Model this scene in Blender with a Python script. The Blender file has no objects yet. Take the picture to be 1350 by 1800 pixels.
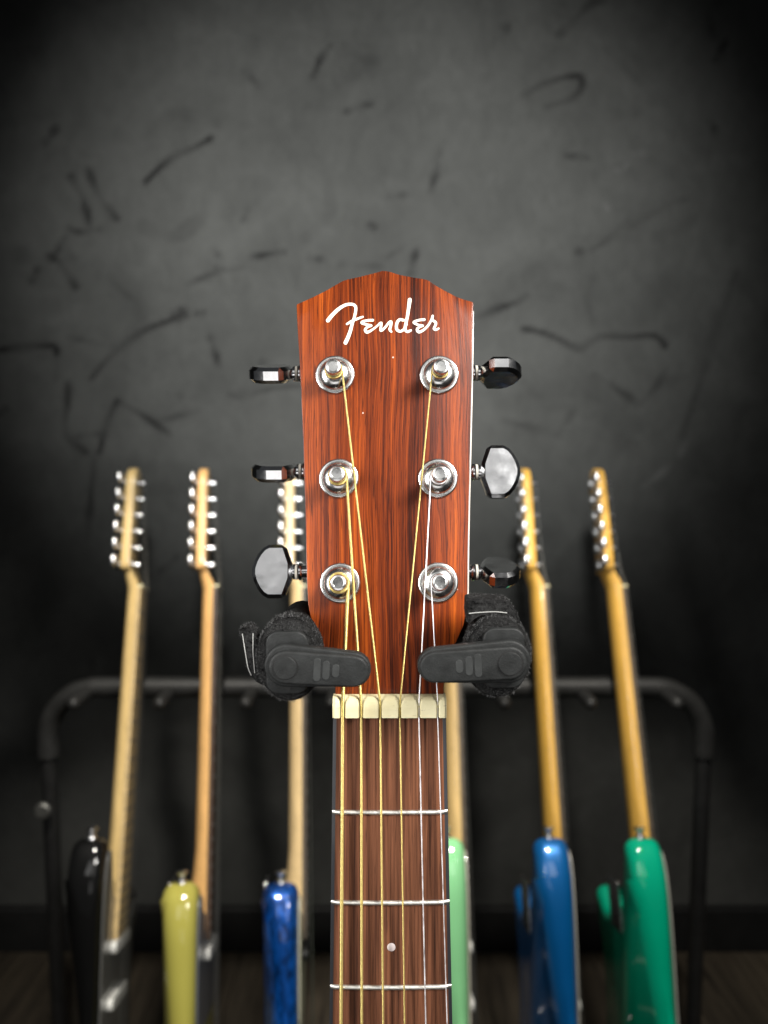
import bpy, bmesh, math, random
import numpy as np
from mathutils import Vector, Matrix
random.seed(7); np.random.seed(7)
R = math.radians
sc = bpy.context.scene
COL = sc.collection

# ------------------------------------------------------------------ camera
CAM_H, PITCH, FOC = 1.065, R(5), 1350.0          # photograph is 1350 x 1800
cam_d = bpy.data.cameras.new('camera'); cam = bpy.data.objects.new('camera', cam_d); COL.objects.link(cam)
cam.location = (0, 0, CAM_H); cam.rotation_euler = (R(90) - PITCH, 0, 0)
cam_d.sensor_fit = 'HORIZONTAL'; cam_d.sensor_width = 36; cam_d.lens = 36
cam_d.clip_start = 0.02; cam_d.clip_end = 50
cam_d.dof.use_dof = True; cam_d.dof.focus_distance = 0.292; cam_d.dof.aperture_fstop = 11.0
sc.camera = cam
CO = Vector((0, 0, CAM_H)); FW = Vector((0, math.cos(PITCH), -math.sin(PITCH))); UP = Vector((0, math.sin(PITCH), math.cos(PITCH)))

# ------------------------------------------------------------------ world and lamps
w = bpy.data.worlds.new('World'); sc.world = w; w.use_nodes = True
w.node_tree.nodes['Background'].inputs[0].default_value = (0.9, 0.95, 1.0, 1)
w.node_tree.nodes['Background'].inputs[1].default_value = 0.035
def lamp(name, kind, loc, target, energy, color=(1, 1, 1), **kw):
    d = bpy.data.lights.new(name, kind); d.energy = energy; d.color = color
    for k, v in kw.items(): setattr(d, k, v)
    o = bpy.data.objects.new(name, d); COL.objects.link(o); o.location = loc
    o.rotation_euler = (Vector(target) - Vector(loc)).to_track_quat('-Z', 'Y').to_euler()
    return o
# added spot on the wall above the rack; its falloff imitates a vignette
lamp('wall_spot', 'SPOT', (0.0, -0.12, 1.50), (-0.02, 1.55, 1.38), 265, (1, 1, .97), spot_size=R(55), spot_blend=1.0, shadow_soft_size=.05)
# key on the headstock, from the right and above
lamp('key_softbox', 'AREA', (0.46, -0.06, 1.46), (0.0, .30, 1.04), 1.55, (1, .97, .92), shape='RECTANGLE', size=.30, size_y=.20, spread=R(50))
# fill from the left
lamp('side_softbox', 'AREA', (-0.46, -0.04, 1.10), (0.0, .29, 1.0), .72, (1, .98, .95), shape='RECTANGLE', size=.07, size_y=.40, spread=R(60))
# two unseen strips added behind the camera for the chrome to reflect
lamp('strip_fill_a', 'AREA', (-0.42, -0.50, 1.42), (0.0, .3, 1.05), .34, (1, .99, .97), shape='RECTANGLE', size=.26, size_y=.62, spread=R(90))
lamp('strip_fill_b', 'AREA', (0.40, -0.50, 1.36), (0.0, .3, 1.05), .42, (1, .99, .97), shape='RECTANGLE', size=.30, size_y=.55, spread=R(90))
lamp('chrome_panel_fill', 'AREA', (0.05, -0.62, 1.64), (0.0, .3, 1.05), .30, (1, .99, .97), shape='RECTANGLE', size=.8, size_y=.62, spread=R(100))  # unseen panel added for the tuner buttons to mirror
lamp('low_panel_fill', 'AREA', (-0.05, -0.55, .76), (0.0, .3, 1.0), .22, (1, .97, .95), shape='RECTANGLE', size=.6, size_y=.34, spread=R(90))  # unseen low light added to brighten the tuner button facets
# two spots added above the rack to light the guitars, not the wall
lamp('rack_fill_a', 'SPOT', (-0.27, .50, 1.75), (-0.31, .93,   .66), 72, (1, .95, .86), spot_size=R(42), spot_blend=.45, shadow_soft_size=.045)
lamp('rack_fill_b', 'SPOT', (0.29, .50, 1.75), (0.33, .93,   .66), 72, (1, .95, .86), spot_size=R(42), spot_blend=.45, shadow_soft_size=.045)

sc.view_settings.view_transform = 'Standard'; sc.view_settings.look = 'None'
sc.view_settings.exposure = 0; sc.view_settings.gamma = 1
sc.render.engine = 'CYCLES'
sc.cycles.use_denoising = True
sc.cycles.max_bounces = 8; sc.cycles.caustics_reflective = False; sc.cycles.caustics_refractive = False
sc.cycles.sample_clamp_indirect = 6

# ------------------------------------------------------------------ helpers
def srgb(r, g, b):
    f = lambda c: (c / 255) / 12.92 if c / 255 <= .04045 else ((c / 255 + .055) / 1.055) ** 2.4
    return (f(r), f(g), f(b), 1)
def ray(px, py):
    return (FW + Vector((1, 0, 0)) * ((px - 675) / FOC) + UP * ((900 - py) / FOC))
def at_depth(px, py, d): return CO + ray(px, py) * d
def at_y(px, py, y):
    r = ray(px, py); return CO + r * (y / r.y)
def on_plane(px, py, p, n):
    r = ray(px, py); return CO + r * ((p - CO).dot(n) / r.dot(n))

def link(name, me, mat=None, parent=None, kind=None, sharp=35):
    o = bpy.data.objects.new(name, me); COL.objects.link(o)
    if mat is not None:
        if not me.materials: me.materials.append(mat)
    if parent is not None: o.parent = parent
    if kind: o['kind'] = kind
    if sharp is not None:
        me.polygons.foreach_set('use_smooth', [True] * len(me.polygons))
        me.set_sharp_from_angle(angle=R(sharp))
    return o
def empty(name, label, cat, loc=(0, 0, 0), rot=None, group=None):
    o = bpy.data.objects.new(name, None); COL.objects.link(o); o.empty_display_size = .05
    o.location = loc
    if rot is not None: o.rotation_euler = rot.to_euler()
    o['label'] = label; o['category'] = cat
    if group: o['group'] = group
    return o
class MB:
    """collects geometry; F maps local (a,b,c) to mesh space"""
    def __init__(s): s.v = []; s.f = []
    def add(s, vs, fs):
        n = len(s.v); s.v += [tuple(v) for v in vs]; s.f += [tuple(i + n for i in f) for f in fs]; return s
    def ringloft(s, rings, cap0=True, cap1=True):
        n = len(rings[0]); vs = [p for r in rings for p in r]; fs = []
        for k in range(len(rings) - 1):
            for i in range(n):
                j = (i + 1) % n
                fs.append((k * n + i, k * n + j, (k + 1) * n + j, (k + 1) * n + i))
        if cap0: fs.append(tuple(range(n - 1, -1, -1)))
        if cap1: fs.append(tuple((len(rings) - 1) * n + i for i in range(n)))
        return s.add(vs, fs)
    def lathe(s, o, ax, prof, n=32, sx=1.0, sy=1.0, xd=None):
        ax = Vector(ax).normalized()
        x = (Vector(xd) if xd is not None else ax.orthogonal()); x = (x - ax * x.dot(ax)).normalized(); y = ax.cross(x)
        rings = [[Vector(o) + ax * h + x * (max(r, 1e-5) * sx * math.cos(2 * math.pi * i / n)) + y * (max(r, 1e-5) * sy * math.sin(2 * math.pi * i / n)) for i in range(n)] for r, h in prof]
        return s.ringloft(rings, True, True)
    def tube(s, pts, r, n=10, caps=True):
        pts = [Vector(p) for p in pts]; rr = r if hasattr(r, '__len__') else [r] * len(pts)
        t = (pts[1] - pts[0]).normalized(); x = t.orthogonal().normalized(); rings = []
        for k, p in enumerate(pts):
            a = pts[max(k - 1, 0)]; b = pts[min(k + 1, len(pts) - 1)]
            t = (b - a).normalized(); x = (x - t * x.dot(t)).normalized(); y = t.cross(x)
            rings.append([p + (x * math.cos(2 * math.pi * i / n) + y * math.sin(2 * math.pi * i / n)) * rr[k] for i in range(n)])
        return s.ringloft(rings, caps, caps)
    def box(s, a, b, F=None):
        vs = [(x, y, z) for x in (a[0], b[0]) for y in (a[1], b[1]) for z in (a[2], b[2])]
        if F: vs = [F(*v) for v in vs]
        return s.add(vs, [(0, 1, 3, 2), (4, 6, 7, 5), (0, 4, 5, 1), (2, 3, 7, 6), (0, 2, 6, 4), (1, 5, 7, 3)])
    def mesh(s, name='m', fix=True):
        me = bpy.data.meshes.new(name); me.from_pydata(s.v, [], s.f); me.update()
        if fix:
            bm = bmesh.new(); bm.from_mesh(me); bmesh.ops.recalc_face_normals(bm, faces=bm.faces[:]); bm.to_mesh(me); bm.free()
        return me
    def build(s, name, mat, parent=None, kind=None, sharp=35): return link(name, s.mesh(name), mat, parent, kind, sharp)
def prism(poly, h0, h1, F=None, bevel=0, seg=1, cuts=(), angle=30, name='m', caponly=False):
    """extrude a 2-D outline from h0 to h1, cut by planes, bevel the sharp edges, then map through F(a,b,h)"""
    bm = bmesh.new()
    vs = [bm.verts.new((p[0], p[1], h0)) for p in poly]
    f = bm.faces.new(vs)
    r = bmesh.ops.extrude_face_region(bm, geom=[f])
    for v in r['geom']:
        if isinstance(v, bmesh.types.BMVert): v.co.z = h1
    bmesh.ops.recalc_face_normals(bm, faces=bm.faces[:])
    for co, no in cuts:
        g = bm.verts[:] + bm.edges[:] + bm.faces[:]
        q = bmesh.ops.bisect_plane(bm, geom=g, plane_co=co, plane_no=no, clear_outer=True)
        ed = [e for e in q['geom_cut'] if isinstance(e, bmesh.types.BMEdge)]
        if ed: bmesh.ops.holes_fill(bm, edges=ed, sides=0)
        bmesh.ops.recalc_face_normals(bm, faces=bm.faces[:])
    if bevel:
        ed = [e for e in bm.edges if len(e.link_faces) == 2 and e.calc_face_angle(0) > R(angle) and not (caponly and all(abs(f.normal.z) < .3 for f in e.link_faces))]
        bmesh.ops.bevel(bm, geom=ed, offset=bevel, segments=seg, profile=.5, affect='EDGES', clamp_overlap=not caponly)
    if F:
        for v in bm.verts: v.co = Vector(F(*v.co))
    bmesh.ops.recalc_face_normals(bm, faces=bm.faces[:])
    bmesh.ops.triangulate(bm, faces=[f for f in bm.faces if len(f.verts) > 4])
    me = bpy.data.meshes.new(name); bm.to_mesh(me); bm.free(); return me
def catmull(pts, n=8, closed=False):
    P = [np.array(p, float) for p in pts]; out = []
    m = len(P); rng = range(m if closed else m - 1)
    for i in rng:
        if closed: a, b, c, d = P[(i - 1) % m], P[i], P[(i + 1) % m], P[(i + 2) % m]
        else: a, b, c, d = P[max(i - 1, 0)], P[i], P[i + 1], P[min(i + 2, m - 1)]
        for k in range(n):
            t = k / n
            out.append(.5 * ((2 * b) + (c - a) * t + (2 * a - 5 * b + 4 * c - d) * t * t + (3 * b - a - 3 * c + d) * t ** 3))
    if not closed: out.append(P[-1])
    return [tuple(p) for p in out]

# ------------------------------------------------------------------ materials
class NT:
    def __init__(s, name):
        s.m = bpy.data.materials.new(name); s.m.use_nodes = True
        s.t = s.m.node_tree; s.b = s.t.nodes['Principled BSDF']
    def n(s, ty, **kw):
        x = s.t.nodes.new(ty)
        for k, v in kw.items(): setattr(x, k, v)
        return x
    def l(s, a, b): s.t.links.new(a, b); return s
    def coord(s, scale, rot=(0, 0, 0), out='Object'):
        tc = s.n('ShaderNodeTexCoord'); mp = s.n('ShaderNodeMapping'); mp.inputs['Scale'].default_value = scale; mp.inputs['Rotation'].default_value = rot
        s.l(tc.outputs[out], mp.inputs['Vector']); return mp.outputs[0]
    def noise(s, scale_vec, detail=4, rough=.55, dist=0, rot=(0, 0, 0), sc_=1.0):
        x = s.n('ShaderNodeTexNoise'); x.inputs['Scale'].default_value = sc_; x.inputs['Detail'].default_value = detail
        x.inputs['Roughness'].default_value = rough; x.inputs['Distortion'].default_value = dist
        s.l(s.coord(scale_vec, rot), x.inputs['Vector']); return x.outputs['Fac']
    def ramp(s, fac, stops):
        x = s.n('ShaderNodeValToRGB'); e = x.color_ramp.elements
        while len(e) < len(stops): e.new(.5)
        for i, (p, c) in enumerate(stops):
            e[i].position = p; e[i].color = c if len(c) == 4 else (*c, 1)
        s.l(fac, x.inputs[0]); return x.outputs[0]
    def mix(s, fac, a, b, blend='MIX'):
        x = s.n('ShaderNodeMix', data_type='RGBA', blend_type=blend)
        for sock, v in ((x.inputs[0], fac), (x.inputs[6], a), (x.inputs[7], b)):
            if hasattr(v, 'is_output'): s.l(v, sock)
            else: sock.default_value = v
        return x.outputs[2]
    def math(s, op, a, b=0.0):
        x = s.n('ShaderNodeMath', operation=op)
        for sock, v in ((x.inputs[0], a), (x.inputs[1], b)):
            if hasattr(v, 'is_output'): s.l(v, sock)
            else: sock.default_value = v
        return x.outputs[0]
    def bump(s, h, strength=.3, dist=.001):
        x = s.n('ShaderNodeBump'); x.inputs['Strength'].default_value = strength; x.inputs['Distance'].default_value = dist
        s.l(h, x.inputs['Height']); s.l(x.outputs[0], s.b.inputs['Normal'])
    def set(s, **kw):
        for k, v in kw.items():
            i = s.b.inputs[k.replace('_', ' ')]
            if hasattr(v, 'is_output'): s.l(v, i)
            else: i.default_value = v
        return s
def plain(name, col, rough=.4, metal=0, coat=0, var=.12, vscale=60, bump=0, bscale=400, spec=.5):
    k = NT(name); c = col
    f = k.noise((vscale,) * 3, 4)
    lo = tuple(x * (1 - var) for x in c[:3]) + (1,); hi = tuple(min(x * (1 + var), 1) for x in c[:3]) + (1,)
    k.set(Base_Color=k.ramp(f, [(.3, lo), (.7, hi)]), Metallic=metal, Coat_Weight=coat, Coat_Roughness=.06, Specular_IOR_Level=spec)
    r = k.n('ShaderNodeMapRange'); k.l(k.noise((vscale * 3,) * 3, 3), r.inputs[0]); r.inputs[3].default_value = rough * .8; r.inputs[4].default_value = min(rough * 1.25, 1)
    k.l(r.outputs[0], k.b.inputs['Roughness'])
    if bump: k.bump(k.noise((bscale,) * 3, 4), bump, .0005)
    return k.m
def wood(name, dark, mid, light, f1=(420, 60, 22), f2=(1500, 120, 70), pore=.55, rough=.32, coat=.4, broad=(70, 20, 7), specks=False, bump=.15, spec=.5):
    k = NT(name)
    a = k.noise(f1, 6, .62, .35); b = k.noise(broad, 3, .5, .4); p = k.noise(f2, 4, .6, .1)
    s = k.math('ADD', k.math('MULTIPLY', a, .72), k.math('MULTIPLY', b, .42))
    col = k.ramp(s, [(.40, dark), (.53, mid), (.68, light)])
    pr = k.ramp(p, [(pore - .12, (1, 1, 1, 1)), (pore, (0, 0, 0, 1))])
    pr2 = k.math('MULTIPLY', k.math('SUBTRACT', 1.0, pr), 1.0)
    dk = tuple(c * .35 for c in dark[:3]) + (1,)
    col = k.mix(k.math('MULTIPLY', k.ramp(p, [(.30, (1, 1, 1, 1)), (.40, (0, 0, 0, 1))]), .85), col, dk)
    if specks:
        v = k.n('ShaderNodeTexVoronoi'); v.inputs['Scale'].default_value = 1; k.l(k.coord((170, 170, 170)), v.inputs['Vector'])
        near = k.math('LESS_THAN', v.outputs['Distance'], .075)
        sel = k.n('ShaderNodeSeparateColor'); k.l(v.outputs['Color'], sel.inputs[0])
        near = k.math('MULTIPLY', near, k.math('GREATER_THAN', sel.outputs[0], .72))
        col = k.mix(k.math('MULTIPLY', near, .6), col, (.75, .7, .66, 1))
    k.set(Base_Color=col, Coat_Weight=coat, Coat_Roughness=.12, Specular_IOR_Level=spec)
    r = k.n('ShaderNodeMapRange'); k.l(p, r.inputs[0]); r.inputs[3].default_value = rough * 1.35; r.inputs[4].default_value = rough * .8
    k.l(r.outputs[0], k.b.inputs['Roughness'])
    if bump: k.bump(p, bump, .0003)
    return k.m
M = {}
def head_wood():
    k = NT('rosewood_headstock')
    wn = k.n('ShaderNodeTexNoise'); wn.inputs['Scale'].default_value = 1; wn.inputs['Detail'].default_value = 2; k.l(k.coord((34, 20, 11)), wn.inputs['Vector'])
    wofs = k.math('MULTIPLY', k.math('SUBTRACT', wn.outputs['Fac'], .5), .0085)
    wc = k.n('ShaderNodeCombineXYZ'); k.l(wofs, wc.inputs[0]); wt = k.n('ShaderNodeTexCoord')
    wa = k.n('ShaderNodeVectorMath', operation='ADD'); k.l(wt.outputs['Object'], wa.inputs[0]); k.l(wc.outputs[0], wa.inputs[1])
    def coord(scale, rot=(0, 0, 0), out='Object'):
        mp = k.n('ShaderNodeMapping'); mp.inputs['Scale'].default_value = scale; k.l(wa.outputs[0], mp.inputs['Vector']); return mp.outputs[0]
    k.coord = coord
    A = k.noise((70, 20, 2.6), 3, .5, .5); B = k.noise((1600, 60, 13), 6, .72, .1); C = k.noise((2700, 120, 75), 4, .65, .1); D = k.noise((470, 40, 4), 4, .6, .25)
    f = k.math('ADD', k.math('MULTIPLY', A, .30), k.math('ADD', k.math('MULTIPLY', B, .38), k.math('MULTIPLY', D, .32)))
    col = k.ramp(f, [(.40, (.014, .0032, .0017, 1)), (.455, (.062, .0105, .003, 1)), (.525, (.155, .026, .0043, 1)), (.63, (.33, .066, .0075, 1))])
    col = k.mix(k.math('MULTIPLY', k.ramp(C, [(.36, (1, 1, 1, 1)), (.45, (0, 0, 0, 1))]), .75), col, (.012, .003, .002, 1))
    v = k.n('ShaderNodeTexVoronoi'); v.inputs['Scale'].default_value = 1; k.l(k.coord((190, 190, 190)), v.inputs['Vector'])
    sel = k.n('ShaderNodeSeparateColor'); k.l(v.outputs['Color'], sel.inputs[0])
    near = k.math('MULTIPLY', k.math('LESS_THAN', v.outputs['Distance'], .06), k.math('GREATER_THAN', sel.outputs[0], .84))
    col = k.mix(k.math('MULTIPLY', near, .55), col, (.75, .68, .62, 1))
    k.set(Base_Color=col, Coat_Weight=.12, Coat_Roughness=.10, Specular_IOR_Level=.12)
    r = k.n('ShaderNodeMapRange'); k.l(C, r.inputs[0]); r.inputs[3].default_value = .5; r.inputs[4].default_value = .3
    k.l(r.outputs[0], k.b.inputs['Roughness']); k.bump(C, .25, .0003)
    return k.m
M['head_wood'] = head_wood()
M['mahogany'] = wood('mahogany_neck', (.06, .016, .006, 1), (.16, .045, .015, 1), (.26, .08, .03, 1), spec=.2)
M['fretboard'] = wood('rosewood_fretboard', (.020, .0075, .0045, 1), (.072, .027, .014, 1), (.155, .060, .030, 1), f1=(800, 60, 16), f2=(2100, 100, 60), broad=(150, 20, 6), rough=.55, coat=0, bump=.4, spec=.15)
def chrome(name, rough=.09, col=(.78, .78, .79, 1), wavy=0):
    k = NT(name); f = k.noise((300, 300, 300), 5, .65)
    r = k.n('ShaderNodeMapRange'); k.l(f, r.inputs[0]); r.inputs[3].default_value = rough * .4; r.inputs[4].default_value = rough * 2.0
    k.l(r.outputs[0], k.b.inputs['Roughness']); k.set(Base_Color=col, Metallic=1.0)
    if wavy: k.bump(k.noise((75, 75, 75), 2, .4), wavy, .004)
    return k.m
M['satin'] = chrome('satin_chrome', .20, (.70, .70, .69, 1)); M['chrome'] = chrome('polished_chrome', .14); M['button'] = chrome('button_chrome', .13, wavy=.11); M['dull_chrome'] = chrome('soft_chrome', .22)
M['knob_metal'] = chrome('dark_knob_metal', .5, (.16, .16, .15, 1))
M['fret_metal'] = chrome('nickel_fret', .34, (.80, .78, .72, 1))
M['steel'] = chrome('plain_steel_string', .5, (.92, .90, .92, 1))
def wound(name):
    k = NT(name); wv = k.n('ShaderNodeTexWave', wave_type='BANDS', bands_direction='Z'); wv.inputs['Scale'].default_value = 1; wv.inputs['Distortion'].default_value = .3
    k.l(k.coord((700, 700, 700)), wv.inputs['Vector'])
    k.set(Base_Color=k.ramp(wv.outputs['Fac'], [(.0, (.34, .23, .055, 1)), (.6, (.70, .54, .17, 1)), (1, (.86, .74, .32, 1))]), Metallic=.75, Roughness=.38)
    k.bump(wv.outputs['Fac'], .5, .0002); return k.m
M['bronze'] = wound('wound_bronze_string')
M['binding'] = plain('black_binding', (.02, .021, .024, 1), .3, 0, .3)
M['edge'] = plain('painted_edge_highlight', (.55, .50, .45, 1), .25, 0, .5)
M['logo'] = plain('ivory_inlay', (.74, .68, .56, 1), .4, 0, .1, .05)
M['dot'] = plain('pearl_dot', (.50, .43, .42, 1), .3, 0, .4, .08)
def nutmat():
    k = NT('bone_nut'); a = k.noise((90, 90, 90), 4); s_ = k.noise((260, 100, 1600), 4, .6, .3)
    col = k.ramp(a, [(.3, (.60, .53, .30, 1)), (.7, (.74, .68, .44, 1))])
    col = k.mix(k.math('MULTIPLY', k.ramp(s_, [(.30, (1, 1, 1, 1)), (.37, (0, 0, 0, 1))]), .6), col, (.22, .17, .09, 1))
    k.set(Base_Color=col, Roughness=.42, Subsurface_Weight=0.0); k.bump(s_, .3, .0002); return k.m
M['nut'] = nutmat()
def felt(name, c0, c1, bscale=1500, strength=.9):
    k = NT(name); a = k.noise((bscale,) * 3, 4, .7); b = k.noise((260,) * 3, 5, .7)
    k.set(Base_Color=k.ramp(k.math('ADD', k.math('MULTIPLY', a, .6), k.math('MULTIPLY', b, .4)), [(.38, c0), (.62, c1)]), Roughness=.95, Specular_IOR_Level=.05)
    k.bump(k.math('ADD', a, b), strength, .0008); return k.m
M['felt'] = felt('black_felt', (.0015, .0015, .0015, 1), (.028, .028, .028, 1), 1900, 1.0)
M['strap'] = felt('black_hook_strap', (.002, .002, .002, 1), (.028, .028, .028, 1), 1100, 1.0)
M['thread'] = plain('grey_thread', (.32, .32, .31, 1), .7)
M['fuzz'] = plain('felt_fibre', (.085, .085, .085, 1), .9)
M['rubber'] = plain('charcoal_plastic', (.014, .0148, .0148, 1), .5, 0, 0, .3, 260, .35, 1600, .2)
M['rubber_mark'] = plain('charcoal_raised_mark', (.026, .0275, .0275, 1), .55, 0, 0, .2, 220, .2, 1800, .2)
M['hole'] = plain('recess_shade', (.003, .003, .003, 1), .8)  # flat black standing in for the shade inside hole and ring
M['black_steel'] = plain('black_powder_coat', (.012, .012, .012, 1), .35, 0, 0, .2, 40, .1, 900)
M['foam'] = plain('black_foam', (.015, .015, .0145, 1), .5, 0, 0, .25, 50, .5, 700, .35)

# ------------------------------------------------------------------ wall, floor
WALL_Y = 1.549
S1 = [  # trowel marks seen on the plaster: (points in the photograph, width px, strength)
 ([(510,640),(560,590),(610,550),(680,520),(740,485)],22,.8),([(320,1330),(400,1240),(500,1165),(600,1125),(650,1100)],22,.75),([(625,1110),(652,1090)],44,.7),([(690,1104),(712,1098)],22,.5),
 ([(660,1000),(740,965),(850,940)],15,.5),([(880,905),(940,893),(1000,885)],18,.75),([(765,945),(780,945)],26,.4),([(250,620),(290,700),(315,790)],22,.6),([(310,600),(350,690),(410,770)],22,.6),
 ([(240,800),(280,815),(350,805)],20,.55),([(170,900),(215,930),(265,1010)],22,.65),([(185,910),(230,830)],20,.5),([(110,990),(130,950)],26,.5),([(160,500),(205,440)],26,.55),
 ([(0,1230),(80,1220),(180,1215),(200,1240)],24,.85),([(200,1240),(195,1330)],18,.3),([(240,1350),(235,1430),(230,1520),(300,1590)],24,.6),([(350,1590),(370,1500),(410,1410)],24,.7),
 ([(410,1410),(500,1460),(600,1530)],20,.7),([(560,1480),(700,1445)],20,.4),([(740,1190),(755,1240),(770,1290)],22,.7),([(810,1390),(860,1395),(900,1380),(960,1365),(1050,1355)],18,.5),
 ([(1100,270),(1130,200),(1160,160)],22,.7),([(1220,390),(1260,375),(1310,365)],20,.5),([(1305,790),(1314,796)],26,.7),([(860,250),(910,300)],22,.4),([(1090,905),(1140,915)],22,.5),
 ([(1200,930),(1350,940)],20,.3),([(750,880),(780,910)],20,.4),([(850,780),(870,740)],20,.3),([(240,1185),(400,1220)],18,.3),([(628,1385),(632,1395)],24,.35),([(918,1265),(924,1275)],26,.4),
 ([(370,970),(460,1050),(510,1120)],16,.25),([(332,1598),(316,1780),(308,1888)],22,.5),([(270,1535),(350,1525)],16,.4),([(20,1440),(0,1450)],30,.4),([(560,2010),(620,1960)],22,.35)]
S2 = [([(500,330),(560,295),(640,270),(690,270),(695,310),(650,350),(570,375)],20,.7),([(620,120),(680,60),(730,10),(780,0)],24,.45),([(165,670),(190,580)],20,.6),([(185,560),(210,500)],18,.2),
 ([(95,960),(115,870)],22,.7),([(20,690),(90,685)],18,.4),([(10,905),(60,875)],18,.4),([(330,1115),(400,1085),(460,1065),(500,1040)],22,.7),
 ([(490,1155),(560,1170),(620,1195),(680,1225),(720,1210),(760,1185),(860,1185),(950,1180),(990,1215)],22,.75),([(740,1320),(800,1355),(860,1395),(895,1420)],22,.5),([(895,1420),(950,1370),(1000,1290)],22,.35),
 ([(420,1480),(520,1505),(610,1530)],24,.3),([(610,1530),(670,1440)],20,.25),([(686,886),(694,892)],28,.5),([(730,880),(800,830),(860,770)],20,.3),([(860,800),(1000,720),(1060,700)],20,.22),
 ([(640,545),(710,555)],22,.5),([(1150,430),(1170,470)],24,.5),([(1165,210),(1200,150)],24,.6),([(1140,60),(1160,130)],24,.4),([(740,970),(720,1060),(740,1140)],20,.22),
 ([(1240,960),(1180,1130),(1100,1380),(1050,1530)],26,.3),([(425,95),(440,105)],28,.5),([(775,720),(785,732)],16,-.55),([(885,540),(930,540)],26,-.25),([(815,600),(850,585)],22,-.2),
 ([(918,1710),(1008,1636)],22,-.4),([(1040,1600),(1060,1560)],24,-.3)]
def make_wall():
    fx = np.arange(-.98, .9801, .0065); fz = np.arange(.10, 2.121, .0065)
    xs = np.concatenate([[-3.2, -2.2, -1.4], fx, [1.4, 2.2, 3.2]]); zs = np.concatenate([[0], fz, [2.5, 3.2]])
    X, Z = np.meshgrid(xs, zs)
    amt = np.zeros_like(X)
    px_m = WALL_Y / FOC
    rng = np.random.RandomState(3)
    def stroke(pts, wid, st):
        pts = np.array(catmull(pts, 6)); d = np.full(X.shape, 9.0); tt = np.zeros(X.shape)
        x0, x1 = pts[:, 0].min() - .1, pts[:, 0].max() + .1; z0, z1 = pts[:, 1].min() - .1, pts[:, 1].max() + .1
        m = (X > x0) & (X < x1) & (Z > z0) & (Z < z1)
        if not m.any(): return
        xx, zz = X[m], Z[m]; best = np.full(xx.shape, 9.0); par = np.zeros(xx.shape)
        for i in range(len(pts) - 1):
            a, b = pts[i], pts[i + 1]; ab = b - a; L2 = max((ab ** 2).sum(), 1e-9)
            t = np.clip(((xx - a[0]) * ab[0] + (zz - a[1]) * ab[1]) / L2, 0, 1)
            q = np.hypot(xx - a[0] - t * ab[0], zz - a[1] - t * ab[1]); u = q < best
            best[u] = q[u]; par[u] = (i + t[u]) / (len(pts) - 1)
        ph = rng.rand() * 6.28
        wv = wid * (1 + .25 * np.sin(par * 9 + ph)) * .5
        a = np.clip((wv + .0035 - best) / .0065, 0, 1); a = a * a * (3 - 2 * a)
        a *= st * (.75 + .35 * np.sin(par * 7 + ph * 2))
        cur = amt[m]; amt[m] = np.where(np.abs(a) > np.abs(cur), a, cur)
    for src, ox in ((S1, 0), (S2, 675)):
        for pts, wid, st in src:
            q = [at_y(ox + x / 2, y / 2, WALL_Y) for x, y in pts]
            stroke([(p.x, p.z) for p in q], wid / 2 * px_m, st)
    for _ in range(150):                       # fainter marks of the same trowel all over the wall
        x, z, a, L = rng.uniform(-1, 1), rng.uniform(.2, 2.1), rng.uniform(0, 6.28), rng.uniform(.03, .14)
        k = rng.uniform(-.6, .6)
        stroke([(x, z), (x + L * .5 * math.cos(a), z + L * .5 * math.sin(a)), (x + L * math.cos(a + k), z + L * math.sin(a + k))], rng.uniform(.008, .03), rng.uniform(-.10, .22))
    nz, nx = X.shape
    Y = WALL_Y + amt * .0012
    co = np.stack([X, Y, Z], -1).reshape(-1, 3)
    idx = np.arange(nx * nz).reshape(nz, nx)
    q = np.stack([idx[:-1, :-1], idx[:-1, 1:], idx[1:, 1:], idx[1:, :-1]], -1).reshape(-1, 4)
    me = bpy.data.meshes.new('wall'); me.from_pydata(co.tolist(), [], q.tolist())
    at = me.attributes.new('trowel', 'FLOAT', 'POINT'); at.data.foreach_set('value', amt.reshape(-1).astype(np.float32))
    k = NT('charcoal_plaster')
    an = k.n('ShaderNodeAttribute', attribute_name='trowel')
    a = k.noise((5, 5, 5), 6, .6, .6); b = k.noise((38, 38, 26), 5, .65, .8); c = k.noise((1.6, 1.6, 1.6), 3)
    f = k.math('ADD', k.math('MULTIPLY', a, .5), k.math('ADD', k.math('MULTIPLY', b, .22), k.math('MULTIPLY', c, .28)))
    col = k.ramp(f, [(.34, (.026, .0267, .0255, 1)), (.5, (.042, .043, .041, 1)), (.66, (.060, .0612, .0585, 1))])
    col = k.mix(k.math('MAXIMUM', k.math('MULTIPLY', an.outputs['Fac'], 1.1), 0.0), col, (.004, .004, .004, 1))
    col = k.mix(k.math('MAXIMUM', k.math('MULTIPLY', an.outputs['Fac'], -.9), 0.0), col, (.10, .10, .098, 1))
    k.set(Base_Color=col, Roughness=.7, Specular_IOR_Level=.15); k.bump(k.math('ADD', b, k.noise((160, 160, 160), 4)), .18, .002)
    o = link('wall', me, k.m, None, 'structure', None)
    me.polygons.foreach_set('use_smooth', [True] * len(me.polygons))
    me2 = MB().box((-3.2, WALL_Y - .016, .0), (3.2, WALL_Y - .002, .095)).mesh('baseboard')
    bm = bmesh.new(); bm.from_mesh(me2); bmesh.ops.bevel(bm, geom=[e for e in bm.edges if all(v.co.y < WALL_Y - .01 and v.co.z > .05 for v in e.verts)], offset=.006, segments=3, affect='EDGES'); bm.to_mesh(me2); bm.free()
    link('baseboard', me2, plain('black_baseboard', (.010, .010, .010, 1), .6, 0, 0, .2, 20, spec=.12), o)
    return o
wall = make_wall()
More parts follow.
